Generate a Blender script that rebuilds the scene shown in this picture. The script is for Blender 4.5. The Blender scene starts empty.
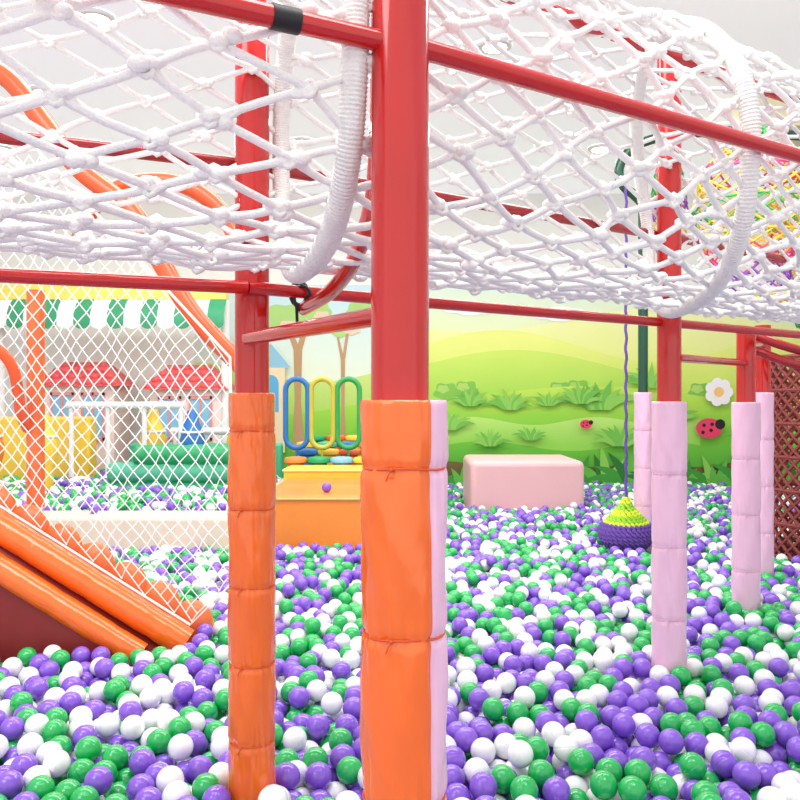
import bpy, math, random
import numpy as np
from mathutils import Vector, kdtree
random.seed(7); np.random.seed(7)
S=bpy.context.scene
COL=S.collection
CZ=1.09
try:
    S.view_settings.view_transform='Standard'
    S.view_settings.look='None'
except Exception as e: print(e)

# ---------------------------------------------------------------- materials
def lin(c):
    return tuple(((v/255)/12.92 if v/255<=0.04045 else ((v/255+0.055)/1.055)**2.4) for v in c)
MATS={}
def mat(name,rgb,rough=0.5,var=0.06,scale=8,bump=0.0,bscale=40,coat=0.0,emit=0,metal=0,grad=None,stretch=None):
    if name in MATS: return MATS[name]
    m=bpy.data.materials.new(name); m.use_nodes=True
    nt=m.node_tree; b=nt.nodes['Principled BSDF']
    c=lin(rgb)
    tc=nt.nodes.new('ShaderNodeTexCoord')
    n=nt.nodes.new('ShaderNodeTexNoise'); n.inputs['Scale'].default_value=scale; n.inputs['Detail'].default_value=4
    nt.links.new(tc.outputs['Object'],n.inputs['Vector'])
    r=nt.nodes.new('ShaderNodeValToRGB')
    if grad:
        c2=lin(grad[0])
        r.color_ramp.elements[0].position=0; r.color_ramp.elements[1].position=1
        r.color_ramp.elements[0].color=c2+(1,); r.color_ramp.elements[1].color=c+(1,)
        sp=nt.nodes.new('ShaderNodeSeparateXYZ'); nt.links.new(tc.outputs['Object'],sp.inputs[0])
        mr=nt.nodes.new('ShaderNodeMapRange'); mr.inputs['From Min'].default_value=grad[1]; mr.inputs['From Max'].default_value=grad[2]
        nt.links.new(sp.outputs['Z'],mr.inputs['Value'])
        ad=nt.nodes.new('ShaderNodeMath'); ad.operation='MULTIPLY_ADD'; ad.inputs[1].default_value=.5; nt.links.new(n.outputs['Fac'],ad.inputs[0])
        sb=nt.nodes.new('ShaderNodeMath'); sb.operation='SUBTRACT'; sb.inputs[1].default_value=.25
        nt.links.new(mr.outputs['Result'],ad.inputs[2]); nt.links.new(ad.outputs[0],sb.inputs[0]); nt.links.new(sb.outputs[0],r.inputs['Fac'])
    else:
        r.color_ramp.elements[0].position=.3; r.color_ramp.elements[1].position=.7
        r.color_ramp.elements[0].color=tuple(max(0,v*(1-var)) for v in c)+(1,)
        r.color_ramp.elements[1].color=tuple(min(1,v*(1+var)) for v in c)+(1,)
        nt.links.new(n.outputs['Fac'],r.inputs['Fac'])
    nt.links.new(r.outputs['Color'],b.inputs['Base Color'])
    b.inputs['Roughness'].default_value=rough; b.inputs['Metallic'].default_value=metal
    b.inputs['Coat Weight'].default_value=coat; b.inputs['Coat Roughness'].default_value=.06
    if bump:
        n2=nt.nodes.new('ShaderNodeTexNoise'); n2.inputs['Scale'].default_value=bscale; n2.inputs['Detail'].default_value=3
        if stretch:
            mp=nt.nodes.new('ShaderNodeMapping'); mp.inputs['Scale'].default_value=stretch
            nt.links.new(tc.outputs['Object'],mp.inputs['Vector']); nt.links.new(mp.outputs[0],n2.inputs['Vector'])
        else: nt.links.new(tc.outputs['Object'],n2.inputs['Vector'])
        bp=nt.nodes.new('ShaderNodeBump'); bp.inputs['Strength'].default_value=bump; bp.inputs['Distance'].default_value=.01
        nt.links.new(n2.outputs['Fac'],bp.inputs['Height']); nt.links.new(bp.outputs['Normal'],b.inputs['Normal'])
    if emit:
        b.inputs['Emission Color'].default_value=c+(1,); b.inputs['Emission Strength'].default_value=emit
    MATS[name]=m; return m
RED=mat('red_pipe_paint',(196,26,24),.12,.05,coat=.4)
MAROON=mat('maroon_pipe_paint',(166,24,28),.2,.05,coat=.4)
DKGREEN=mat('dark_green_paint',(16,78,54),.3,.06,coat=.3)
ORP=mat('orange_vinyl',(246,110,24),.2,.06,5,.6,18,coat=.6,stretch=(1,1,.45))
PKV=mat('pink_vinyl',(242,196,222),.32,.03,5,.5,18,coat=.2,stretch=(1,1,.45))
ORTIE=mat('orange_cord',(216,84,26),.6)
PKTIE=mat('pink_cord',(226,176,202),.6)
ROPE=mat('white_rope',(250,248,245),.6,.03,60,.4,260)
ROPEG=mat('white_rope_wrap',(246,244,240),.65,.05,60,.5,260)
NETW=mat('white_net_cord',(252,250,246),.6,.02)
BLK=mat('black_rubber',(22,22,26),.5)
SALM=mat('salmon_orange_vinyl',(236,116,58),.35,.06,5,.2,14,coat=.2)
ORPIPE=mat('orange_pipe_paint',(240,98,46),.3,.05,coat=.3)
WHITE=mat('white_paint',(244,244,242),.5,.02)
CREAM=mat('cream_vinyl',(234,218,196),.45,.03,3,.1)
YEL=mat('yellow_vinyl',(250,208,70),.4,.04)
OYEL=mat('orange_yellow_vinyl',(240,142,54),.4,.05,3,.1,coat=.15)
PBOX=mat('pale_pink_vinyl',(242,192,194),.45,.02,3,.08)
GRN=mat('green_vinyl',(36,166,100),.4,.06)
TEAL=mat('teal_vinyl',(84,190,150),.4,.06)
BLUE=mat('blue_vinyl',(40,120,200),.4,.05)
LBLUE=mat('light_blue_vinyl',(140,200,232),.4,.05)
ROOF=mat('red_roof_tile',(226,92,92),.5,.1,20)
PINKW=mat('pink_paint',(238,150,152),.5,.03)
PURR=mat('purple_yarn',(104,70,160),.8,.12,60,.4,200)
LIME=mat('lime_yarn',(206,226,60),.8,.15,60,.4,200)
YARN={'yellow':mat('yellow_yarn',(250,215,80),.8),'pink':mat('pink_yarn',(240,90,140),.8),'green':mat('green_yarn',(80,185,95),.8),
      'purple':mat('violet_yarn',(150,90,185),.8),'blue':mat('blue_yarn',(70,145,210),.8),'orange':mat('orange_yarn',(245,140,70),.8),'brown':mat('brown_red_yarn',(140,62,58),.8)}

# ---------------------------------------------------------------- mesh builder
class MB:
    def __init__(s): s.v=[]; s.f=[]; s.m=[]
    def face(s,idx,m=0): s.f.append(idx); s.m.append(m)
    def tube(s,path,r,sides=10,closed=False,caps=True,m=0):
        P=[Vector(p) for p in path]; n=len(P); base=len(s.v)
        def tan(i):
            if closed: t=P[(i+1)%n]-P[(i-1)%n]
            else: t=P[min(i+1,n-1)]-P[max(i-1,0)]
            return t.normalized()
        t0=tan(0); up=Vector((0,0,1)) if abs(t0.z)<.9 else Vector((1,0,0))
        a=t0.cross(up).normalized(); 
        for i in range(n):
            t=tan(i); a=(a-t*a.dot(t)).normalized(); b=t.cross(a)
            rr=r(i) if callable(r) else r
            for k in range(sides):
                an=2*math.pi*k/sides
                s.v.append(tuple(P[i]+a*(math.cos(an)*rr)+b*(math.sin(an)*rr)))
        for i in range(n if closed else n-1):
            j=(i+1)%n
            for k in range(sides):
                k2=(k+1)%sides
                s.face((base+i*sides+k,base+i*sides+k2,base+j*sides+k2,base+j*sides+k),m)
        if caps and not closed:
            s.face(tuple(base+k for k in reversed(range(sides))),m)
            s.face(tuple(base+(n-1)*sides+k for k in range(sides)),m)
    def box(s,x0,x1,y0,y1,z0,z1,m=0):
        b=len(s.v)
        for z in (z0,z1):
            s.v+= [(x0,y0,z),(x1,y0,z),(x1,y1,z),(x0,y1,z)]
        for f in [(3,2,1,0),(4,5,6,7),(0,1,5,4),(1,2,6,5),(2,3,7,6),(3,0,4,7)]: s.face(tuple(b+i for i in f),m)
    def revolve(s,cx,cy,prof,sides=32,m=0,mfun=None,cap=True):
        b=len(s.v)
        for (r,z) in prof:
            for k in range(sides):
                an=2*math.pi*k/sides
                rr=r(an,z) if callable(r) else r
                s.v.append((cx+math.cos(an)*rr,cy+math.sin(an)*rr,z))
        for i in range(len(prof)-1):
            for k in range(sides):
                k2=(k+1)%sides
                mm=mfun(2*math.pi*(k+.5)/sides,prof[i][1]) if mfun else m
                s.face((b+i*sides+k,b+i*sides+k2,b+(i+1)*sides+k2,b+(i+1)*sides+k),mm)
        if cap:
            s.face(tuple(b+k for k in reversed(range(sides))),m)
            s.face(tuple(b+(len(prof)-1)*sides+k for k in range(sides)),m)
    def ball(s,c,r,seg=8,rings=5,m=0,sq=(1,1,1)):
        b=len(s.v)
        s.v.append((c[0],c[1],c[2]-r*sq[2]))
        for i in range(1,rings):
            ph=-math.pi/2+math.pi*i/rings
            for k in range(seg):
                an=2*math.pi*k/seg
                s.v.append((c[0]+r*sq[0]*math.cos(ph)*math.cos(an),c[1]+r*sq[1]*math.cos(ph)*math.sin(an),c[2]+r*sq[2]*math.sin(ph)))
        s.v.append((c[0],c[1],c[2]+r*sq[2])); top=len(s.v)-1
        for k in range(seg):
            k2=(k+1)%seg
            s.face((b,b+1+k2,b+1+k),m); s.face((top,top-seg+k,top-seg+k2),m)
            for i in range(rings-2):
                o=b+1+i*seg
                s.face((o+k,o+k2,o+seg+k2,o+seg+k),m)
    def prism_y(s,poly,y0,y1,m=0):
        b=len(s.v); n=len(poly)
        for p in poly: s.v.append((p[0],y0,p[1]))
        for p in poly: s.v.append((p[0],y1,p[1]))
        s.face(tuple(b+i for i in range(n)),m); s.face(tuple(b+n+i for i in reversed(range(n))),m)
        for i in range(n):
            j=(i+1)%n; s.face((b+j,b+i,b+n+i,b+n+j),m)
def link(o):
    COL.objects.link(o); return o
def meshobj(mb,name,mats,origin=(0,0,0),smooth=True,ang=40,bevel=0):
    ox,oy,oz=origin
    me=bpy.data.meshes.new(name)
    me.from_pydata([(x-ox,y-oy,z-oz) for x,y,z in mb.v],[],mb.f)
    if not isinstance(mats,(list,tuple)): mats=[mats]
    for m_ in mats: me.materials.append(m_)
    if len(mats)>1: me.polygons.foreach_set('material_index',mb.m)
    me.polygons.foreach_set('use_smooth',[smooth]*len(me.polygons))
    me.update()
    if smooth: me.set_sharp_from_angle(angle=math.radians(ang))
    o=link(bpy.data.objects.new(name,me)); o.location=origin
    if bevel:
        bv=o.modifiers.new('soft_edge','BEVEL'); bv.width=bevel; bv.segments=4; bv.limit_method='ANGLE'; bv.angle_limit=math.radians(40)
    return o
def tag(o,label,cat,group=None,kind=None):
    if len(label.split())>12: print('LONG',label)
    o['label']=label; o['category']=cat
    if group:o['group']=group
    if kind:o['kind']=kind
    return o
def thing(name,loc,label,cat,group=None):
    e=link(bpy.data.objects.new(name,None)); e.location=loc; e.empty_display_size=.1
    return tag(e,label,cat,group)
def part(mb,name,mats,parent,label=None,**k):
    o=meshobj(mb,name,mats,origin=tuple(parent.location),**k)
    o.parent=parent; o.location=(0,0,0)
    if label:o['label']=label
    return o
def smoothpath(pts,n=12,closed=False):
    P=[Vector(p) for p in pts]; out=[]
    N=len(P)
    for i in range(N if closed else N-1):
        if closed: a,b,c,d=P[i-1],P[i],P[(i+1)%N],P[(i+2)%N]
        else: a,b,c,d=P[max(i-1,0)],P[i],P[i+1],P[min(i+2,N-1)]
        for k in range(n):
            t=k/n
            out.append(.5*((2*b)+(-a+c)*t+(2*a-5*b+4*c-d)*t*t+(-a+3*b-3*c+d)*t**3))
    if not closed: out.append(P[-1])
    return out
def H(X,D,h): return (X,D,CZ+h)
TP=2*math.pi

# ---------------------------------------------------------------- room
def struct(o): o['kind']='structure'; return o
mb=MB(); mb.box(-7,7,-2,9.3,-.1,0); struct(meshobj(mb,'floor',mat('floor_foam',(150,140,165),.7),smooth=False))
CEIL=mat('ceiling_fill_glow',(230,230,233),.8,.01,1,emit=.50)  # plain ceiling; emission added to fill the room and whiten the surface
WALLP=mat('wall_paint',(248,249,242),.8,.01,1)
SOF=mat('cream_soffit',(244,240,196),.7,.02)
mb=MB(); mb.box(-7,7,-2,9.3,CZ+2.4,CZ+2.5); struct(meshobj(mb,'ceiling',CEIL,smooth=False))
mb=MB(); mb.box(-7,7,9.3,9.45,0,CZ+2.4); struct(meshobj(mb,'wall_back',WALLP,smooth=False))
mb=MB(); mb.box(-7.1,-7,-2,9.3,0,CZ+2.4); struct(meshobj(mb,'wall_left',WALLP,smooth=False))
mb=MB(); mb.box(7,7.1,-2,9.3,0,CZ+2.4); struct(meshobj(mb,'wall_right',WALLP,smooth=False))
mb=MB(); mb.box(2.65,7,6.0,6.5,CZ+2.06,CZ+2.4); struct(meshobj(mb,'trim_1',SOF,smooth=False))

# ---------------------------------------------------------------- mural (flat painting)
mur=MB(); MM=[]
q_=.011625
def mm(name,rgb,rgb2=None,z0=0,z1=0):
    if rgb2: m_=mat('mural_'+name,rgb,.7,.05,1.5,grad=(rgb2,CZ+(400-z1)*q_,CZ+(400-z0)*q_))
    else: m_=mat('mural_'+name,rgb,.7,.05,2)
    if m_ not in MM: MM.append(m_)
    return MM.index(m_)
lay=[0]
def mpoly(pts,name,rgb,rgb2=None,z0=0,z1=0):
    lay[0]+=1; y=9.297-.0003*lay[0]; b=len(mur.v); i=mm(name,rgb,rgb2,z0,z1)
    P=[((x-400)*q_, CZ+(400-z)*q_) for x,z in pts]
    for p in P: mur.v.append((p[0],y,p[1]))
    A=sum(P[k][0]*P[(k+1)%len(P)][1]-P[(k+1)%len(P)][0]*P[k][1] for k in range(len(P)))
    idx=tuple(range(b,b+len(P)))
    mur.face(idx if A>0 else tuple(reversed(idx)),i)
def hill(x0,x1,f,bottom,name,rgb,rgb2=None,z0=0,z1=0,n=50):
    mpoly([(x0+(x1-x0)*k/n,f(x0+(x1-x0)*k/n)) for k in range(n+1)]+[(x1,bottom),(x0,bottom)],name,rgb,rgb2,z0,z1)
def blob(cx,cy,rx,ry,name,rgb,lob=0,n=28):
    mpoly([(cx+rx*math.cos(TP*k/n)*(1+.12*lob*math.sin(5*TP*k/n)),cy+ry*math.sin(TP*k/n)*(1+.12*lob*math.sin(5*TP*k/n))) for k in range(n)],name,rgb)
mpoly([(195,285),(860,285),(860,496),(195,496)],'sky',(226,244,226),(238,247,176),288,350)
mpoly([(195,285),(430,285),(430,400),(195,400)],'sky_blue',(206,236,244),(240,248,220),290,390)
hill(420,860,lambda x:320+12*math.sin(x/60),496,'glow',(246,249,184),(230,242,128),310,370)
hill(420,860,lambda x:346+16*math.sin(x/50+1),496,'yellowgreen',(238,246,138),(200,232,94),335,400)
hill(195,440,lambda x:372+10*math.sin(x/40),496,'farhill',(214,236,140),(176,220,96),365,420)
hill(420,640,lambda x:366-16*math.sin((x-420)/60),496,'lightgreen',(210,238,108),(162,220,78),350,410)
for x,y in ((446,392),(466,390),(560,391),(578,389),(700,392),(786,390)):
    blob(x,y,12,9,'bush',(136,200,82),1.2); blob(x-3,y-3,6,4,'bush_light',(180,220,110),1)
hill(480,860,lambda x:396-10*math.sin((x-480)/70),496,'meadow',(204,236,94),(142,212,60),386,430)
hill(195,860,lambda x:409+6*math.sin(x/35),496,'grass',(172,226,78),(108,200,52),402,450)
hill(420,700,lambda x:421+4*math.sin(x/20),496,'pond_green',(194,236,122),(150,218,80),418,446)
hill(195,860,lambda x:446+5*math.sin(x/28),496,'deepgrass',(120,204,62),(68,164,46),440,476)
hill(430,860,lambda x:464+3*math.sin(x/16+2),496,'soil',(120,98,54),(84,62,38),462,488)
for c in ((470,308),(560,314),(660,304)):
    for dx,r in ((-16,9),(0,13),(15,10)): blob(c[0]+dx,c[1],r*1.3,r*.6,'cloud',(253,254,250))
def tree(x,yb,yt,w):
    mpoly([(x-w,yb),(x-w*.5,(yb+yt)/2),(x-w*.7,yt),(x-w*2.2,yt-26),(x-w*1.3,yt-22),(x,yt-6),(x+w*1.2,yt-30),(x+w*2,yt-28),(x+w*.7,yt),(x+w*.5,(yb+yt)/2),(x+w*1.2,yb)],'bark',(196,156,114))
tree(298,452,350,6); tree(343,452,360,3)
for x,y,r in ((285,318,20),(315,310,16),(340,326,15),(360,312,14)): blob(x,y,r,r*.7,'leaves',(176,218,130),1)
for x,y,r in ((288,326,9),(322,316,8),(352,330,8)): blob(x,y,r,r*.6,'pinkleaf',(246,210,184),1)
def leaf(bx,by,a,L,w,name,rgb):
    A=[];B=[]
    for k in range(9):
        t=k/8; aa=a*(.4+.75*t); cx=bx+L*t*math.sin(aa); cy=by-L*t*math.cos(aa); ww=w*math.sin(math.pi*min(1,t*.9+.1))*.5
        A.append((cx-ww*math.cos(aa),cy-ww*math.sin(aa))); B.append((cx+ww*math.cos(aa),cy+ww*math.sin(aa)))
    mpoly(A+B[::-1],name,rgb)
def plant(cx,cy,n,L,cols,wf=.2):
    for k in range(n):
        a=(k-(n-1)/2)/n*2.6+random.uniform(-.15,.15); c=random.choice(cols)
        leaf(cx+(k-n/2)*L*.06,cy,a,L*random.uniform(.75,1.1),L*wf,'leaf_%d'%c[1],c)
G1=[(60,158,54),(100,190,70),(36,122,46),(142,206,84)]
x=436
while x<860:
    plant(x,492,7,random.uniform(18,34) if x<560 else random.uniform(26,44),G1,.22); x+=random.uniform(22,38)
G2=[(116,192,76),(144,208,90)]
for a in ((600,410,34),(510,410,22),(470,406,20),(666,426,30),(548,406,16),(760,444,28),(650,388,24),(450,430,22),(620,446,26),(580,404,22),(530,440,16),(490,446,18)): plant(a[0],a[1],10,a[2],G2)
def flower(x,y,r):
    for k in range(7): blob(x+r*.8*math.cos(k*.9),y+r*.8*math.sin(k*.9),r*.5,r*.5,'petal',(252,244,246))
    blob(x,y,r*.45,r*.45,'heart',(250,200,120))
for f_ in ((716,392,11),(775,402,6),(640,476,4)): flower(*f_)
for x,y in ((706,428),(584,424)):
    s_=1 if x>600 else .45
    blob(x,y,13*s_,10*s_,'ladybird',(236,60,100)); blob(x+11*s_,y-4*s_,5*s_,5*s_,'ladyhead',(30,26,30))
    for dx,dy in ((-5,-3),(2,2),(-6,4),(3,-4)): blob(x+dx*s_,y+dy*s_,1.8*s_,1.8*s_,'ladyhead',(30,26,30))
mpoly([(258,452),(258,366),(286,366),(286,452)],'cottage',(250,228,188)); mpoly([(252,368),(272,344),(292,368)],'cottage_roof',(150,204,228))
mpoly([(264,412),(264,384)]+[(272-8*math.cos(math.pi*k/8),384-9*math.sin(math.pi*k/8)) for k in range(9)]+[(280,384),(280,412)],'cottage_window',(100,184,230))
o=meshobj(mur,'wall_mural',MM,smooth=False)
tag(o,'bright green meadow mural with hills, flowers and leafy plants','wall painting')
# ---------------------------------------------------------------- posts
posts=[]
def post(x,d,rp,rpad,padtop,seg,pipemat,padA,padB,tie,split,label,htop=1.25,first=None,offx=0):
    e=thing('padded_post',(x,d,0),label,'post',None)
    mb=MB(); mb.tube([(x,d,0),(x,d,CZ+htop*.5),(x,d,CZ+htop)],rp,36); part(mb,'pipe',pipemat,e)
    top=CZ+padtop; f=first or seg
    seams=[]; z=top-f
    while z>0.03: seams.append(z); z-=seg
    ph=random.uniform(0,6); xc=x+offx
    def rad(an,z):
        dn=min([(abs(z-s_),z-s_) for s_ in seams]); dmin=min(dn[0],abs(z-top)+.006)
        puff=1-.06*math.exp(-(dmin/.007)**2)-.02*math.exp(-(dmin/.05)**2)
        pl=.024*math.exp(-(dmin/.05)**1.3)*(math.sin(an*13+ph+4*math.sin(an*2+z*7))+.7*math.sin(an*23+z*11))
        big=.016*math.sin(2*an+z*17+ph)+.016*math.sin(5*an-z*23+ph*2)+.012*math.sin(7*an+z*51)
        slit=-.10*math.exp(-((math.atan2(math.sin(an-split[0]),math.cos(an-split[0])))/.06)**2)
        return rpad*(puff+pl+big+slit)
    mb=MB(); n=int(top/.006)
    prof=[(rad,top*k/n) for k in range(n+1)]
    lo,hi=split
    def mf(an,z): return 1 if (lo<=an<hi or lo<=an+TP<hi) else 0
    mb.revolve(xc,d,prof+[((lambda a,z:rp*1.02),top)],sides=96,mfun=mf)
    part(mb,'foam_sleeve',[padA,padB],e,ang=80)
    for s_ in seams:
        mb=MB(); mb.tube([(xc+rpad*.945*math.cos(t),d+rpad*.945*math.sin(t),s_+.0015*math.sin(t*3)) for t in [TP*k/48 for k in range(48)]],.0018,6,closed=True)
        a=-math.pi/2-.3
        bx,by=xc+rpad*.97*math.cos(a),d+rpad*.97*math.sin(a)
        mb.ball((bx,by,s_),.0035); mb.tube([(bx,by,s_),(bx-.005,by-.004,s_-.008),(bx-.008,by-.002,s_-.016)],.0012,5)
        part(mb,'tie_cord',tie,e)
    posts.append((x,d,rpad))
    return e
post(-.000,1.2,.0435,.0645,0,.245,RED,ORP,PKV,ORTIE,(TP*.86,TP*1.2),'red steel post with orange and pink tied foam sleeve',first=.1,offx=.006)
post(-.355,1.92,.041,.056,.017,.185,RED,ORP,PKV,ORTIE,(.3,1.6),'red steel post with orange tied foam sleeve',first=.09)
PL='red steel post with pale pink tied foam sleeve'
NS=(TP*.25,TP*.25)
post(.935,2.78,.041,.059,-.005,.25,RED,PKV,PKV,PKTIE,NS,PL)
post(1.548,3.58,.041,.06,-.01,.25,RED,PKV,PKV,PKTIE,NS,PL,htop=.30)
post(1.95,4.3,.041,.055,.04,.25,RED,PKV,PKV,PKTIE,NS,PL,htop=.4)
post(1.61,5.3,.032,.058,.05,.25,DKGREEN,PKV,PKV,PKTIE,NS,'dark green steel post with pale pink foam sleeve',htop=1.35)

# ---------------------------------------------------------------- rails
def rail(pts,r,m_,label,name='rail',sm=False,cat='rail'):
    p=smoothpath(pts,10) if sm else pts
    mb=MB(); mb.tube(p,r,20); o=meshobj(mb,name,m_,origin=pts[0]); return tag(o,label,cat)
rail([H(-.72,.828,.53),H(-.03,1.18,.53)],.0158,RED,'glossy red steel rail along the net tunnel, joined to post')
rail([H(.03,1.206,.53),H(1.85,2.36,.53)],.0158,RED,'glossy red steel rail along the net tunnel, joined to post')
rail([H(-1.4,1.47,.262),H(-.355,1.862,.262)],.0158,RED,'red steel rail under the net tunnel')
rail([H(-.355,1.862,.262),H(.98,2.83,.27),H(2.0,3.56,.27)],.0158,RED,'long red steel rail under the net tunnel')
rail([H(-1.35,1.55,.578),H(-.34,1.985,.578)],.0158,MAROON,'maroon steel rail behind the net tunnel')
rail([H(-.34,1.985,.578),H(.97,2.845,.578),H(2.0,3.6,.578)],.0158,MAROON,'maroon steel rail behind the net tunnel')
rail([H(-.2,1.40,.94),H(.24,1.85,.94),H(1.3,2.55,.94),H(2.2,3.15,.94)],.018,RED,'red steel rail over the top of the net tunnel')
rail([H(-.355,1.87,.144),H(-.02,1.24,.132)],.0158,RED,'short red steel rail joining two padded posts')
rail([H(.96,2.76,.145),H(1.53,3.55,.165)],.015,RED,'short red steel rail joining two padded posts')
rail([H(1.55,3.6,.24),H(1.95,4.3,.3)],.02,RED,'short red steel rail joining two padded posts')
rail([H(-.030,1.25,.50),H(-.036,1.33,.42),H(-.050,1.43,.345),H(-.092,1.58,.275),H(-.155,1.75,.235),H(-.235,1.95,.222)],.0165,RED,'curved red steel brace beside the rope hoop',sm=True)
def sleeve(a,b,r,label):
    mb=MB(); mb.tube([a,b],r,18); o=meshobj(mb,'rubber_sleeve',BLK,origin=a); tag(o,label,'clamp')
sleeve(H(-.178,1.1045,.53),H(-.142,1.1228,.53),.0175,'black rubber sleeve around the red rail')
mb=MB()
mb.tube([H(-.245+.02*math.cos(t),1.945,.258+.028*math.sin(t)) for t in [TP*k/16 for k in range(16)]],.006,8,closed=True)
mb.tube([H(-.235+.02*math.cos(t),1.93,.245+.03*math.sin(t)) for t in [TP*k/16 for k in range(16)]],.004,8,closed=True)
mb.tube([H(-.25,1.93,.235),H(-.247,1.925,.18),H(-.24,1.92,.165)],.004,6)
tag(meshobj(mb,'cable_tie',BLK,origin=H(-.245,1.945,.258)),'black cable ties lashing hoop to red rail','cable tie')

# ---------------------------------------------------------------- net tunnel
stN=[(-1.0,.72),(-.066,1.185),(.742,1.69),(1.75,2.36)]
stF=[(-1.25,1.56),(-.29,1.95),(.86,2.77),(2.0,3.6)]
ZB,ZT=.262,.94
def lerp(a,b,t): return (a[0]+(b[0]-a[0])*t,a[1]+(b[1]-a[1])*t)
def section(u,v,inset=0.0,sag=0):
    i=min(int(u),2); t=u-i
    N=lerp(stN[i],stN[i+1],t); F=lerp(stF[i],stF[i+1],t)
    a=TP*v; ca,sa=math.cos(a),math.sin(a)
    w=min(1,max(0,.5+sa*1.2)); e=.70+.26*w
    cx=math.copysign(abs(ca)**e,ca); sz=math.copysign(abs(sa)**e,sa)
    cx*=(1-inset); sz*=(1-inset)
    s=.5-.5*cx
    z=(ZB+ZT)/2+(ZT-ZB)/2*sz
    x,y=lerp(N,F,s)
    lean=max(0,1-abs(u-2))*.12*max(0,(z-.56)/.38)**1.6
    return Vector((x-lean,y-.3*lean,CZ+z))
def vtable(n,u=1.5):
    K=800; P=[section(u,k/K) for k in range(K+1)]
    L=[0]
    for k in range(K): L.append(L[-1]+(P[k+1]-P[k]).length)
    out=[]; j=0
    for q in range(n):
        t=L[-1]*q/n
        while L[j+1]<t: j+=1
        out.append((j+(t-L[j])/(L[j+1]-L[j]))/K)
    return out
tun=thing('net_tunnel',H(.3,1.9,ZB),'white knotted rope crawl tunnel with rope-wrapped hoops','net tunnel')
JR=50; VT=vtable(JR); HSTEP=.106
us=[0.0]; 
def ulen(i): 
    a=lerp(stN[i],stF[i],.5); b=lerp(stN[i+1],stF[i+1],.5); return math.hypot(a[0]-b[0],a[1]-b[1])
u=0
while u<3:
    u+=HSTEP/ulen(min(int(u),2)); us.append(min(u,3))
random.seed(3)
node={}
for i,u_ in enumerate(us):
    fr=u_-int(u_) if u_<3 else 1
    pin_=.045*math.sin(math.pi*fr)
    for j in range(JR):
        if (i+j)%2==0:
            p=section(u_,VT[j],pin_+random.uniform(-.007,.007))
            p+=Vector((random.gauss(0,.010),random.gauss(0,.006),random.gauss(0,.005)))
            if math.sin(TP*VT[j])<-.5: p.z-=.014*math.sin(math.pi*fr)-.012
            node[(i,j)]=p
net=MB()
for (i,j),p in node.items():
    for dj in (-1,1):
        q=node.get((i+1,(j+dj)%JR))
        if q is None: continue
        d=q-p; off=Vector((random.gauss(0,.002),random.gauss(0,.002),random.gauss(0,.002)-.001))
        path=[p+d*t+off*math.sin(math.pi*t) for t in (0,.18,.5,.82,1)]
        net.tube(path,random.uniform(.0063,.0072),8,caps=False)
        for sg in (0,1):
            side=Vector((random.gauss(0,1),random.gauss(0,1),random.gauss(0,1))).normalized()*.006
            if sg==0: net.tube([p+side,p+d*.11+side*1.1,p+d*.26],.0051,6,caps=True)
            else: net.tube([q+side,q-d*.09+side*1.1,q-d*.21],.0051,6,caps=True)
    for _ in range(3):
        o_=Vector((random.gauss(0,.007),random.gauss(0,.005),random.gauss(0,.004)))
        net.ball(p+o_,random.uniform(.0118,.0148),8,5,sq=(1.2,.9,.8))
    tl=random.uniform(-.5,.5)
    net.tube([p+Vector((.009*math.cos(t)+tl*.01*math.sin(t),.008*math.sin(t),.0145*math.sin(t))) for t in [TP*k/8 for k in range(8)]],.0050,6,closed=True)
part(net,'rope_net',ROPE,tun,'white knotted diamond-mesh rope netting',ang=80)
for st in (1,2):
    K=1500; P=[section(st,v) for v in vtable(K,st)]
    mb=MB(); mb.tube(P,lambda i:.0205+.0012*math.sin(TP*i/4),12,closed=True)
    part(mb,'hoop',ROPEG,tun,'hoop wound tightly with white rope',ang=85)

# ---------------------------------------------------------------- playground left: ramp with side net
sl=thing('padded_ramp',(-1.3,3.1,0),'orange padded ramp beams with maroon underside in the ball pit','ramp')
def beam(a,b,r,name,m_=ORP):
    A=Vector(a);B=Vector(b); n=60
    mb=MB(); mb.tube([A+(B-A)*k/n for k in range(n+1)],lambda i:r*(1-.045*math.exp(-(((i%12)-6)/1.0)**2)),28)
    return part(mb,name,m_,sl,ang=70)
B1=(H(-2.05,3.08,-.17),H(-.84,3.14,-.955)); B2=(H(-2.05,3.0,-.29),H(-.99,3.05,-.975))
beam(B1[0],B1[1],.058,'padded_beam')
beam(B2[0],B2[1],.05,'padded_beam')
MV=mat('maroon_vinyl',(128,32,30),.5)
mb=MB(); mb.prism_y([(-2.05,CZ-.30),(-2.05,.01),(-1.0,.01),(-1.0,CZ-.99)],3.01,3.08)
part(mb,'side_panel',MV,sl,smooth=False)
mb=MB()
a=[H(-2.05,3.10,-.18),H(-.9,3.15,-.97),H(-1.0,3.05,-.98),H(-2.05,3.0,-.29)]
b=[(p[0],p[1],p[2]-.03) for p in a]
mb.v=a+b
for f in [(0,1,2,3),(7,6,5,4),(0,4,5,1),(1,5,6,2),(2,6,7,3),(3,7,4,0)]: mb.face(f)
part(mb,'ramp_deck',MV,sl,smooth=False)
# scalloped padding stepping down beside the ramp: puffy lobes on a padded base strip
mb=MB()
mb.prism_y([(-1.92,CZ-.33),(-1.92,CZ-.9),(-.80,CZ-1.05),(-.84,CZ-.93)],3.25,3.32)
for k in range(8):
    cx=-1.80+k*.135; cz=CZ-.375-k*.0785
    mb.ball((cx,3.285,cz),.105,28,16,sq=(.86,.46,1.0))
o=meshobj(mb,'scalloped_step_panel',SALM,origin=(-1.3,3.28,CZ-.8),ang=50); tag(o,'orange padded panel with puffy scalloped cloud-shaped top edge','panel')

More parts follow.
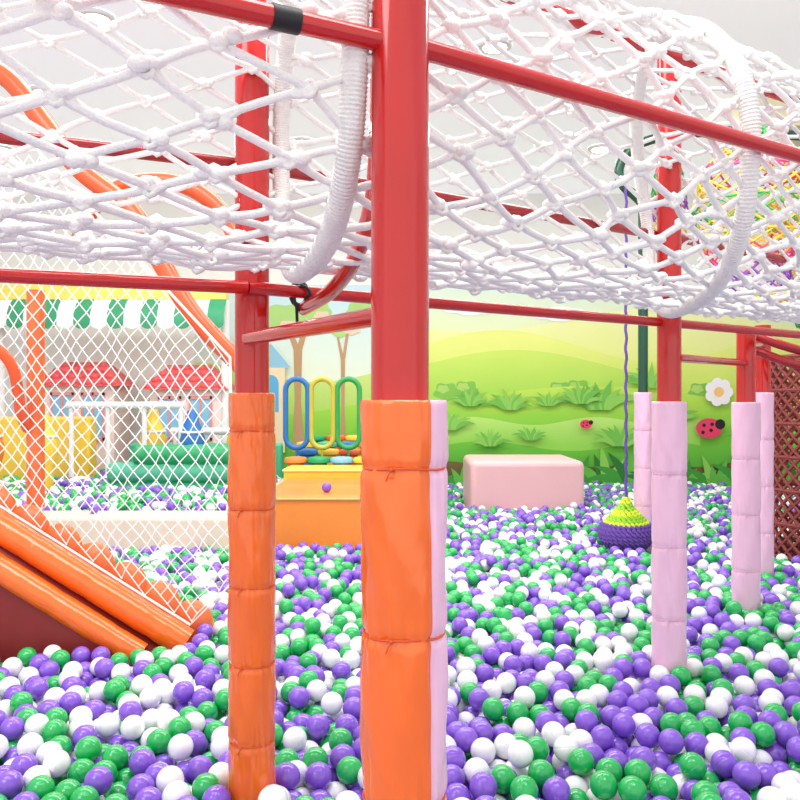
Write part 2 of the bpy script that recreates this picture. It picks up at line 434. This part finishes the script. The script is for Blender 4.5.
def pin(x,z,poly):
    c=False; n=len(poly)
    for i in range(n):
        x1,z1=poly[i]; x2,z2=poly[i-1]
        if (z1>z)!=(z2>z) and x<(x2-x1)*(z-z1)/(z2-z1)+x1: c=not c
    return c
YN=3.20
poly=[(-1.80,CZ+.95),(-1.45,CZ+1.0),(-.68,CZ+.17),(-.66,CZ-.72),(-.84,CZ-.90),(-1.8,CZ-.30)]
mb=MB(); sx,sz=.0265,.0345
for i in range(0,48):
    for j in range(0,66):
        if (i+j)%2: continue
        def P_(i,j): 
            x=-1.82+i*sx; z=CZ-1.0+j*sz
            return (x+.007*math.sin(i*.9+j*.5)+.01*math.sin(z*5),YN+.01*math.sin(x*4+z*2),z+.012*math.sin(x*6+j*.2))
        p=P_(i,j)
        for dj in (-1,1):
            q=P_(i+1,j+dj)
            if pin(p[0],p[2],poly) and pin(q[0],q[2],poly): mb.tube([p,q],.0023,5,caps=False)
        if pin(p[0],p[2],poly): mb.ball(p,.004,6,4)
bd=[(x,YN,z) for x,z in poly]
mb.tube(bd,.006,6,closed=True)
tag(meshobj(mb,'safety_net',NETW,origin=(-1.3,YN,CZ)),'white diamond-mesh safety net stretched beside the orange ramp','net')
rail([H(-1.84,3.4,1.46),H(-1.66,3.4,1.36),H(-1.50,3.4,1.16),H(-1.36,3.4,.98),H(-1.14,3.4,.80),H(-1.0,3.4,.56),H(-.86,3.4,.34),H(-.655,3.44,.12)],.042,ORPIPE,'slanting orange steel pipe above the safety net',sm=True,name='orange_pipe',cat='pipe')
rail([H(-1.42,3.5,.62),H(-1.36,3.5,.82),H(-1.25,3.5,.92),H(-1.08,3.5,.96),H(-.92,3.5,.93),H(-.78,3.5,.82),H(-.69,3.5,.62),H(-.65,3.5,.3),H(-.65,3.5,-.3),H(-.65,3.5,-1.08)],.038,ORPIPE,'arched orange steel pipe above the safety net',sm=True,name='orange_pipe',cat='pipe')
rail([H(-1.53,3.36,.46),H(-1.53,3.36,-.45)],.036,SALM,'upright orange padded pipe at the top of the ramp',name='orange_pipe',cat='pipe')
rail([H(-1.75,3.12,.24),H(-1.62,3.15,.22),H(-1.55,3.2,.13),H(-1.55,3.27,-.05),H(-1.55,3.33,-.12)],.022,ORPIPE,'curved orange pipe handle on the ramp',sm=True,name='orange_pipe',cat='pipe')

# ---------------------------------------------------------------- soft blocks
blocks=[]
def block(name,x0,x1,y0,y1,h,m_,label,cat='foam block',bev=.03,floor=0,seam=None):
    e=thing(name,((x0+x1)/2,(y0+y1)/2,floor),label,cat)
    mb=MB(); mb.box(x0,x1,y0,y1,floor,CZ+h); part(mb,'cover',m_,e,bevel=bev)
    if seam:
        mb=MB(); z=CZ+h-.02; g=.006
        P=[(x0-g+.02,y0-g,z),(x1+g-.02,y0-g,z),(x1+g,y0+.02,z),(x1+g,y1+g,z),(x0-g,y1+g,z),(x0-g,y0+.02,z)]
        mb.tube(P,.008,6,closed=True); part(mb,'piping',seam,e)
    blocks.append((x0,x1,y0,y1)); return e
block('foam_block',-.92,-.20,5.25,6.45,-.63,OYEL,'orange vinyl foam block standing in the ball pit',seam=mat('orange_piping',(250,180,100),.5))
block('foam_block',-.95,-.22,6.5,6.86,-.555,YEL,'yellow vinyl foam step behind the orange block',seam=mat('yellow_piping',(255,236,140),.5))
block('foam_wall',-3.2,-1.05,5.15,5.45,-.75,CREAM,'low cream padded wall around the ball pit','padded wall')
block('foam_wall',-1.13,-1.05,5.5,8.3,-.75,CREAM,'narrow cream padded divider between two ball pits','padded wall',bev=.015)
mb=MB(); mb.box(-4.6,-1.15,5.5,8.3,0,.2); tag(meshobj(mb,'foam_platform',CREAM,smooth=False,origin=(-2.8,6.9,0)),'raised padded floor under the rear ball pit','platform')
block('foam_block',.62,1.62,7.0,7.9,-.535,PBOX,'large pale pink vinyl foam cube in the ball pit',bev=.05)
SC=[[OYEL,GRN,LBLUE,YEL,ORPIPE],[BLUE,YEL,ORPIPE,TEAL,LBLUE],[YEL,TEAL,BLUE,OYEL,GRN],[GRN,ORPIPE,YEL,BLUE,YEL]]
for r_ in range(4):
    for k in range(5):
        y=7.0+r_*.40; zt=CZ-.50+.045*r_; xx=-.91+.20*k+.05*(r_%2)
        mb=MB(); rr=.102
        mb.revolve(xx,y,[(rr-.03,0),(rr-.03,zt-.055),(rr,zt-.045),(rr+.002,zt-.022),(rr-.006,zt-.006),(rr-.02,zt),(.04,zt+.006)],24)
        tag(meshobj(mb,'stepping_stool',SC[r_][k],origin=(xx,y,0)),'round coloured padded stepping stool','stool',group='stepping stools behind the foam blocks')
        blocks.append((xx-.1,xx+.1,y-.1,y+.1))
for x,m_,c in ((-.93,mat('blue_ring_paint',(44,118,190),.4),'blue'),(-.70,mat('olive_ring_paint',(200,192,70),.4),'olive yellow'),(-.465,mat('green_ring_paint',(50,165,85),.4),'green')):
    y=7.2; r=.10; P=[]
    for k in range(13): a=math.pi*k/12; P.append((x+r*math.cos(a),y,CZ+.09+r*math.sin(a)))
    for k in range(13): a=math.pi+math.pi*k/12; P.append((x+r*math.cos(a),y,CZ-.33+r*math.sin(a)))
    e=thing('climbing_ring',(x,y,0),c+' capsule-shaped climbing ring on a stand','ring','capsule climbing rings')
    mb=MB(); mb.tube(P,.024,12,closed=True); part(mb,'ring',m_,e)
    mb=MB(); mb.tube([(x,y,0.0),(x,y,CZ-.425)],.012,10); part(mb,'stand',m_,e)
# ---------------------------------------------------------------- rear play village (left)
def playhouse(x0,x1,y,zb,zr,zt,label,roofm):
    e=thing('playhouse',((x0+x1)/2,y,0),label,'playhouse')
    mb=MB(); mb.box(x0,x1,y,y+.5,0,zr); part(mb,'wall_panel',mat('pale_pink_wall',(250,228,220),.6,.02),e,bevel=.01)
    w=(x1-x0); mb=MB()
    ov=.08; ins=.16
    v=[(x0-ov,y-.08,zr-.02),(x1+ov,y-.08,zr-.02),(x1+ov,y+.58,zr-.02),(x0-ov,y+.58,zr-.02),(x0+ins,y+.18,zt),(x1-ins,y+.18,zt),(x1-ins,y+.34,zt),(x0+ins,y+.34,zt)]
    mb.v=v
    for f in [(3,2,1,0),(4,5,6,7),(0,1,5,4),(1,2,6,5),(2,3,7,6),(3,0,4,7)]: mb.face(f)
    for r_ in range(4):
        t=(r_+.5)/4.; xa=x0-ov+(ins+ov)*t; xb=x1+ov-(ins+ov)*t; yy=y-.09+.26*t; zz=zr-.02+(zt-zr+.02)*t
        n=max(4,int((xb-xa)/.08))
        for k in range(n): mb.ball((xa+(xb-xa)*(k+.5)/n,yy,zz),.042,8,5,sq=(1,.4,.8))
    part(mb,'roof',roofm,e)
    wins=((.15,.42),(.58,.85))
    for a,b in wins:
        xa,xb=x0+w*a,x0+w*b
        mb=MB(); mb.box(xa,xb,y-.012,y,zb+.35,zr-.12); part(mb,'shop_window',LBLUE,e)
        mb=MB()
        mb.box(xa-.02,xb+.02,y-.025,y-.012,zb+.32,zb+.35); mb.box(xa-.02,xb+.02,y-.025,y-.012,zr-.12,zr-.09)
        mb.box(xa-.02,xa,y-.025,y-.012,zb+.32,zr-.09); mb.box(xb,xb+.02,y-.025,y-.012,zb+.32,zr-.09); mb.box((xa+xb)/2-.01,(xa+xb)/2+.01,y-.025,y-.012,zb+.32,zr-.09)
        part(mb,'window_frame',PINKW,e)
playhouse(-3.80,-3.04,8.5,CZ-.75,CZ+.17,CZ+.41,'small pale playhouse with scalloped pinkish-red tile roof',ROOF)
playhouse(-2.66,-1.90,8.5,CZ-.75,CZ+.13,CZ+.38,'pale playhouse with scalloped red roof and pink window frames',ROOF)
aw=thing('striped_awning',(-2.75,8.2,CZ+.7),'green and white striped scalloped awning with yellow header board','awning')
mb=MB(); mb.box(-4.6,-1.84,8.45,8.6,CZ+1.06,CZ+1.22); part(mb,'header_board',mat('pale_yellow_board',(250,234,110),.5),aw,bevel=.01)
AG=mat('awning_green',(56,160,112),.5)
n=15
for k in range(n):
    x0=-4.44+k*.174; x1=x0+.174; t=MB()
    pr=[(8.45,CZ+1.06),(8.38,CZ+1.0),(8.32,CZ+.90),(8.31,CZ+.80)]
    for (y,z) in pr: t.v+=[(x0,y,z),(x1,y,z)]
    for q in range(3): t.face((2*q,2*q+2,2*q+3,2*q+1))
    c=len(t.v); xm=(x0+x1)/2; r=.087
    t.v.append((xm,8.31,CZ+.80))
    for q in range(9):
        a=math.pi+math.pi*q/8; t.v.append((xm+r*math.cos(a),8.31,CZ+.80+r*.7*math.sin(a)))
    for q in range(8): t.face((c,c+1+q,c+2+q))
    part(t,'white_stripe' if k%2 else 'green_stripe',WHITE if k%2 else AG,aw)
for x in (-4.25,-1.86):
    mb=MB(); mb.tube([(x,8.52,0),(x,8.52,CZ+1.06)],.045,14); tag(meshobj(mb,'white_column',WHITE,origin=(x,8.52,0)),'white column holding the striped awning','column')
block('foam_wall',-4.3,-2.95,7.6,7.8,-.16,YEL,'yellow padded wall panel','padded wall',floor=.2)
block('foam_wall',-2.75,-1.2,8.1,8.25,-.44,TEAL,'mint green padded fence panel','padded wall',floor=.2)
for (xa,xb,y,h) in ((-3.1,-2.0,7.45,-.05),(-2.2,-1.30,7.7,-.30)):
    e=thing('padded_railing',((xa+xb)/2,y,.2),'white padded railing with rounded uprights','railing')
    mb=MB(); mb.tube([(xa,y,CZ+h),(xb,y,CZ+h)],.035,14); part(mb,'top_rail',WHITE,e)
    for k in range(4):
        x=xa+.04+(xb-xa-.08)*k/3; mb=MB(); mb.tube([(x,y,.2),(x,y,CZ+h)],.024,12); part(mb,'upright',WHITE,e)
e=thing('padded_barrier',(-1.9,6.95,.2),'low green padded barrier made of stacked rounded rolls','padded barrier')
for k,(zz,xa,xb,m_) in enumerate(((.30,-2.6,-1.3,GRN),(.46,-2.52,-1.34,TEAL),(.61,-2.3,-1.42,GRN))):
    mb=MB(); N=40
    mb.tube([(xa+(xb-xa)*q/N,6.95,zz) for q in range(N+1)],lambda i:.095*(1-.10*math.exp(-(((i%8)-4)/.9)**2))*(.8 if i in (0,N) else 1),16)
    part(mb,'roll',m_,e,ang=60)
blocks.append((-2.6,-1.3,6.85,7.05))
for x,y,m_,c in ((-1.95,7.5,BLUE,'blue'),(-2.35,7.62,YEL,'yellow'),(-3.4,6.6,OYEL,'orange-yellow'),(-2.95,6.6,YEL,'yellow'),(-1.5,7.5,YEL,'yellow')):
    e=thing('skittle_toy',(x,y,.2),c+' pear-shaped inflatable bouncer toy','toy')
    mb=MB(); z0=CZ-.46
    mb.revolve(x,y,[(.03,.2),(.08,.22),(.09,z0-.1),(.12,z0),(.125,z0+.08),(.10,z0+.18),(.065,z0+.26),(.06,z0+.31),(.04,z0+.36),(.01,z0+.375)],20); part(mb,'body',m_,e)
    mb=MB(); mb.tube([(x+.108*math.cos(a),y+.108*math.sin(a),z0+.16) for a in [TP*q/20 for q in range(20)]],.012,8,closed=True); part(mb,'collar',WHITE,e)

# ---------------------------------------------------------------- right: crochet nets, swing pod, arch
rail([H(1.61,5.3,1.30),H(1.55,5.3,1.36),H(1.48,5.3,1.42),H(1.45,5.3,1.52),H(1.50,5.3,1.63),H(1.62,5.3,1.71),H(1.85,5.3,1.76),H(2.3,5.3,1.78),H(3.0,5.4,1.75)],.032,DKGREEN,'dark green arched steel pipe above the crochet nets',sm=True,name='arch_pipe',cat='pipe')
def crochet(cx,cy,prof,bands,label,na=36,r=.009):
    e=thing('crochet_net',(cx,cy,prof[0][0]),label,'climbing net')
    L=[0]
    for a,b in zip(prof,prof[1:]): L.append(L[-1]+math.hypot(b[0]-a[0],b[1]-a[1]))
    step=.040; n=int(L[-1]/step)
    def at(t):
        s=t*L[-1]
        for k in range(len(prof)-1):
            if s<=L[k+1] or k==len(prof)-2:
                f=(s-L[k])/(L[k+1]-L[k]); return prof[k][0]+(prof[k+1][0]-prof[k][0])*f, prof[k][1]+(prof[k+1][1]-prof[k][1])*f
    cols=[]
    for b_ in bands:
        if b_ not in cols: cols.append(b_)
    mb=MB()
    for i in range(n):
        za,ra=at(i/n); zb,rb=at((i+1)/n); m_=cols.index(bands[int(i/n*len(bands))])
        for k in range(na):
            if (i+k)%2: continue
            for dk in (-1,1):
                a0=TP*k/na; a1=TP*(k+dk)/na
                mb.tube([(cx+ra*math.cos(a0),cy+ra*math.sin(a0),za),(cx+rb*math.cos(a1),cy+rb*math.sin(a1),zb)],r,5,caps=False,m=m_)
        if i%5==0: mb.tube([(cx+ra*math.cos(TP*k/24),cy+ra*math.sin(TP*k/24),za) for k in range(24)],r*1.3,6,closed=True,m=m_)
    part(mb,'crochet_mesh',[YARN[c] for c in cols],e)
crochet(2.22,5.05,[(CZ+1.74,.05),(CZ+1.45,.30),(CZ+1.2,.36),(CZ+1.0,.30),(CZ+.8,.22),(CZ+.56,.28)],['green','yellow','pink','yellow','green','yellow','pink','purple','yellow'],'multicoloured crochet climbing net with yellow, pink and green bands',na=32,r=.0068)
crochet(2.95,5.4,[(CZ+1.73,.1),(CZ+1.45,.42),(CZ+1.0,.42),(CZ+.8,.36),(CZ+.5,.24)],['purple','green','yellow','orange','pink','yellow','yellow','green'],'multicoloured crochet climbing net with purple and green bands',na=36,r=.0068)
crochet(1.82,5.42,[(CZ+1.72,.03),(CZ+1.5,.10),(CZ+1.2,.13),(CZ+.95,.06),(CZ+.9,.02)],['pink','green','purple','yellow','blue'],'slim multicoloured crochet net pod hanging from the green arch',na=18,r=.006)
crochet(2.60,4.9,[(CZ+.26,.31),(CZ-.2,.30),(0.02,.31)],['brown'],'brown-red woven rope tube standing in the ball pit',na=48,r=.0105)
rail([H(1.72,3.9,.32),H(1.85,3.85,.26),H(2.05,3.9,.22),H(2.3,4.0,.2)],.022,MAROON,'maroon curved steel pipe by the crochet nets',sm=True)
rail([H(1.74,3.9,.24),H(1.87,3.85,.18),H(2.07,3.9,.14),H(2.3,4.0,.12)],.022,MAROON,'maroon curved steel pipe by the crochet nets',sm=True)
px,py=1.455,5.15
pod=thing('woven_swing_pod',(px,py,CZ-.95),'woven swing pod with lime cone top and purple basket','swing')
def coil(prof,mats,name,st=.024,r0=.013):
    L=[0]
    for a,b in zip(prof,prof[1:]): L.append(L[-1]+math.hypot(b[0]-a[0],b[1]-a[1]))
    rows=int(L[-1]/st); mb=MB()
    for q in range(rows+1):
        s=L[-1]*q/rows
        for k in range(len(prof)-1):
            if s<=L[k+1]+1e-9: break
        f=(s-L[k])/(L[k+1]-L[k]); r=prof[k][0]+(prof[k+1][0]-prof[k][0])*f; z=prof[k][1]+(prof[k+1][1]-prof[k][1])*f
        nb=max(5,int(TP*r/.03))
        for b_ in range(nb):
            a=TP*(b_+.5*(q%2))/nb; a2=a+TP/nb
            mb.tube([(px+r*math.cos(a),py+r*math.sin(a),CZ+z+.010),(px+(r+.006)*math.cos((a+a2)/2),py+(r+.006)*math.sin((a+a2)/2),CZ+z),(px+r*math.cos(a2),py+r*math.sin(a2),CZ+z-.010)],r0,6,m=(q//2)%len(mats))
    part(mb,name,mats,pod)
coil([(.012,-.64),(.035,-.69),(.085,-.745),(.13,-.79)],[LIME,mat('green_lime_yarn',(150,200,50),.8)],'cone_top')
coil([(.145,-.805),(.165,-.835),(.16,-.89),(.12,-.935),(.03,-.96)],[PURR],'basket')
mb=MB(); mb.tube([(px+.004*math.sin(k*1.3),py+.004*math.cos(k*1.3),CZ-.64+(1.43+.64)*k/80) for k in range(81)],.009,8); part(mb,'rope',PURR,pod)

# ---------------------------------------------------------------- downlights
for x,y in ((-2.75,6.2),(.64,5.4),(-1.9,5.0),(-.9,7.4),(1.9,7.6),(-3.8,7.6)):
    e=thing('ceiling_downlight',(x,y,CZ+2.4),'round recessed ceiling downlight with white trim ring','ceiling light','recessed ceiling downlights')
    mb=MB(); mb.revolve(x,y,[(.08,CZ+2.375),(.11,CZ+2.378),(.115,CZ+2.399)],28,cap=False); part(mb,'trim_ring',WHITE,e)
    mb=MB(); mb.revolve(x,y,[(.079,CZ+2.374),(.079,CZ+2.395)],28); part(mb,'lamp_disc',mat('lamp_glow',(255,252,245),.5,emit=20),e)

# ---------------------------------------------------------------- balls
d=.069; R=d/2; s=.0733
pts=[]
rng=np.random.RandomState(11)
for k in range(3):
    th=[.35,1.1,1.9][k]; c_,s_=math.cos(th),math.sin(th)
    G=int(14/s)
    ii,jj=np.meshgrid(np.arange(-G,G),np.arange(-G,G))
    gx=(ii+(jj%2)*.5)*s; gy=jj*s*.866
    X=gx*c_-gy*s_; Y=gx*s_+gy*c_+5
    m=(Y>1.35)&(Y<8.95)&(np.abs(X)<.5*Y+.28)
    X=X[m];Y=Y[m]
    if k==2: mk=rng.rand(len(X))<.68; X=X[mk];Y=Y[mk]
    pts.append(np.stack([X,Y,np.full(len(X),R+.059*k)],1))
pts=np.concatenate(pts)
pts+=rng.normal(0,1,pts.shape)*np.array([.021,.021,.010])
def blocked(p):
    m=np.zeros(len(p),bool)
    for x0,x1,y0,y1 in blocks:
        m|=(p[:,0]>x0-.035)&(p[:,0]<x1+.035)&(p[:,1]>y0-.035)&(p[:,1]<y1+.035)
    return m
pts=pts[~blocked(pts)]
def neigh(p,rad):
    kd=kdtree.KDTree(len(p))
    for i,c in enumerate(p): kd.insert(c,i)
    kd.balance(); I=[];J=[]
    for i,c in enumerate(p):
        for _,j,_d in kd.find_range(c,rad):
            if j>i: I.append(i);J.append(j)
    return np.array(I),np.array(J)
for it in range(42):
    if it%7==0: I,J=neigh(pts,.099)
    if it<30: pts[:,2]-=.0022
    for _ in range(2):
        dv=pts[I]-pts[J]; L=np.sqrt((dv**2).sum(1))+1e-9
        o_=np.clip(d-L,0,None)*.45
        c=dv/L[:,None]*o_[:,None]
        acc=np.zeros_like(pts); cnt=np.zeros(len(pts))
        for a_ in range(3):
            acc[:,a_]=np.bincount(I,c[:,a_],len(pts))-np.bincount(J,c[:,a_],len(pts))
        hit=(o_>0).astype(float)
        cnt=np.bincount(I,hit,len(pts))+np.bincount(J,hit,len(pts))
        pts+=acc/np.maximum(1,cnt*.45)[:,None]
        pts[:,2]=np.maximum(pts[:,2],R)
        for (x,y,r) in posts:
            dx=pts[:,0]-x; dy=pts[:,1]-y; L2=np.sqrt(dx*dx+dy*dy)+1e-9; need=r+R+.002
            m=L2<need; pts[m,0]=x+dx[m]/L2[m]*need; pts[m,1]=y+dy[m]/L2[m]*need
pts=pts[~blocked(pts)]
rear=(pts[:,0]<-1.13)&(pts[:,1]>5.45)
pts=pts[~(rear&(pts[:,1]>8.3))]
rear=(pts[:,0]<-1.13)&(pts[:,1]>5.45)
pts[rear,2]+=.2
def segdist(p,a,b):
    a=np.array(a);b=np.array(b); t=np.clip(((p-a)@(b-a))/((b-a)@(b-a)),0,1); return np.linalg.norm(p-(a+t[:,None]*(b-a)),axis=1)
bad=(segdist(pts,*B1)<.092)|(segdist(pts,*B2)<.084)
bad|=(pts[:,0]<-.97)&(pts[:,1]>2.97)&(pts[:,1]<3.12)
bad|=(pts[:,0]<-.80)&(pts[:,1]>3.21)&(pts[:,1]<3.36)
bad|=(np.hypot(pts[:,0]-px,pts[:,1]-py)<.2)&(pts[:,2]>.1)
bad|=np.hypot(pts[:,0]-2.60,pts[:,1]-4.9)<.36
bad|=np.hypot(pts[:,0]+.65,pts[:,1]-3.5)<.072
pts=pts[~bad]
n0=len(pts)
pts=np.concatenate([pts,np.array([[-.50,5.45,CZ-.63+R],[-2.02,5.28,CZ-.75+R]])])
n=len(pts); ci=rng.choice(3,size=n,p=[.35,.35,.30]); ci[n0:]=1
print('balls',n)
def ballmat(name,rgb): return mat(name,rgb,.2,.04,3,coat=.5)
BM=[ballmat('white_plastic',(244,244,246)),ballmat('purple_plastic',(132,86,208)),ballmat('green_plastic',(20,178,86))]
BN=['white','purple','green']
kd=kdtree.KDTree(n)
for i,c in enumerate(pts): kd.insert(c,i)
kd.balance()
cand=[]
for i,(x,y,z) in enumerate(pts):
    if y>4: continue
    dd=math.sqrt(x*x+y*y+(z-CZ)**2)
    sx_=400+800*x/y; sy_=400+800*(CZ-z)/y
    if not(-6<sx_<806 and sy_<806): continue
    occ=False
    for (ax,ay,r) in posts:
        if ay<y:
            c0=400+800*ax/ay; w_=800*r/ay
            if abs(sx_-c0)<w_: occ=True
    if occ: continue
    dirv=np.array((-x,-y,CZ-z))/dd; hid=0
    for _,j,_d in kd.find_range((x,y,z),.16):
        if j==i: continue
        v=pts[j]-pts[i]; t=v@dirv
        if t>.01:
            pd=np.linalg.norm(v-t*dirv)
            if pd<.034: hid+=2
            elif pd<.052: hid+=1
    if hid>=2: continue
    cand.append((dd,i))
cand.sort(); ind=set(i for _,i in cand[:298])|{n0,n0+1}
import bmesh
def ico(sub):
    bm=bmesh.new(); bmesh.ops.create_icosphere(bm,subdivisions=sub,radius=R*.985)
    v=np.array([q.co[:] for q in bm.verts]); f=np.array([[q.index for q in fc.verts] for fc in bm.faces]); bm.free(); return v,f
def uvball():
    mb=MB(); seg=36
    ph=[-math.pi/2+math.pi*i/22 for i in range(1,22)]
    ph=sorted(ph+[-.03,.03])
    mb.v.append((0,0,-R*.985))
    for p_ in ph:
        rr=R*.985*(0.985 if abs(p_)<.02 else 1)
        for k in range(seg): a=TP*k/seg; mb.v.append((rr*math.cos(p_)*math.cos(a),rr*math.cos(p_)*math.sin(a),rr*math.sin(p_)))
    mb.v.append((0,0,R*.985)); t=len(mb.v)-1
    for k in range(seg):
        k2=(k+1)%seg; mb.face((0,1+k2,1+k)); mb.face((t,t-seg+k,t-seg+k2))
        for i in range(len(ph)-1):
            o_=1+i*seg; mb.face((o_+k,o_+k2,o_+seg+k2,o_+seg+k))
    return mb
protos=[]
ub=uvball()
for c in range(3):
    me=bpy.data.meshes.new('play_ball'); me.from_pydata(ub.v,[],ub.f); me.materials.append(BM[c]); me.polygons.foreach_set('use_smooth',[True]*len(me.polygons)); me.update(); protos.append(me)
base=None
for i in sorted(ind):
    o=bpy.data.objects.new('play_ball',protos[ci[i]]) if base is None else base.copy()
    if base is None: base=o
    o.data=protos[ci[i]]; o.location=pts[i]; o.rotation_euler=tuple(rng.uniform(0,6.28,3))
    where='lying in the ball pit' if i<n0 else ('resting on the orange foam block' if i==n0 else 'resting on the cream padded wall')
    o['label']='glossy %s plastic play ball %s'%(BN[ci[i]],where); o['category']='ball'; o['group']='plastic play balls in the ball pit'
    COL.objects.link(o)
rest=np.array([i for i in range(n) if i not in ind])
keep=rest[(pts[rest,1]<4.0)|(pts[rest,2]>.066)]
V=[];F=[];MI=[];off=0
near=keep[pts[keep,1]<4.2]; far=keep[pts[keep,1]>=4.2]
for grp,sub in ((near,3),(far,2)):
    v,f=ico(sub)
    vv=(pts[grp][:,None,:]+v[None]).reshape(-1,3)
    ff=(f[None]+(np.arange(len(grp))*len(v))[:,None,None]).reshape(-1,3)+off
    off+=len(vv); V.append(vv);F.append(ff);MI.append(np.repeat(ci[grp],len(f)))
V=np.concatenate(V);F=np.concatenate(F);MI=np.concatenate(MI)
me=bpy.data.meshes.new('play_balls')
me.vertices.add(len(V)); me.vertices.foreach_set('co',V.astype(np.float32).ravel())
me.loops.add(len(F)*3); me.loops.foreach_set('vertex_index',F.astype(np.int32).ravel())
me.polygons.add(len(F)); me.polygons.foreach_set('loop_start',np.arange(0,len(F)*3,3,dtype=np.int32))
for b_ in BM: me.materials.append(b_)
me.polygons.foreach_set('material_index',MI.astype(np.int32)); me.polygons.foreach_set('use_smooth',np.ones(len(F),bool))
me.update(calc_edges=True); me.validate()
o=link(bpy.data.objects.new('play_balls',me)); tag(o,'deep fill of white, purple and green plastic play balls','ball','plastic play balls in the ball pit','stuff')

# ---------------------------------------------------------------- lights, world, camera
def area(loc,sx,sy,e,rot=(0,0,0)):  # fill lights added under the ceiling to brighten the room; not real fixtures
    l=bpy.data.lights.new('added_fill_light','AREA'); l.shape='RECTANGLE'; l.size=sx; l.size_y=sy; l.energy=e; l.color=(1,.988,.97)
    o=link(bpy.data.objects.new('added_fill_light',l)); o.location=loc; o.rotation_euler=rot; return o
area((-.5,1.2,CZ+2.36),3.5,1.2,100)
area((0,3.9,CZ+2.36),6,.8,130)
area((-2.5,-.6,CZ+2.3),2,1.5,50)
area((0,6.9,CZ+2.36),7,.25,100)
w=bpy.data.worlds.new('world'); S.world=w; w.use_nodes=True
w.node_tree.nodes['Background'].inputs[0].default_value=(1,.995,.98,1); w.node_tree.nodes['Background'].inputs[1].default_value=1.3
cam=bpy.data.cameras.new('camera'); cam.lens=36; cam.sensor_width=36; cam.clip_start=.05
co=link(bpy.data.objects.new('camera',cam)); co.location=(0,0,CZ); co.rotation_euler=(math.pi/2,0,0); S.camera=co
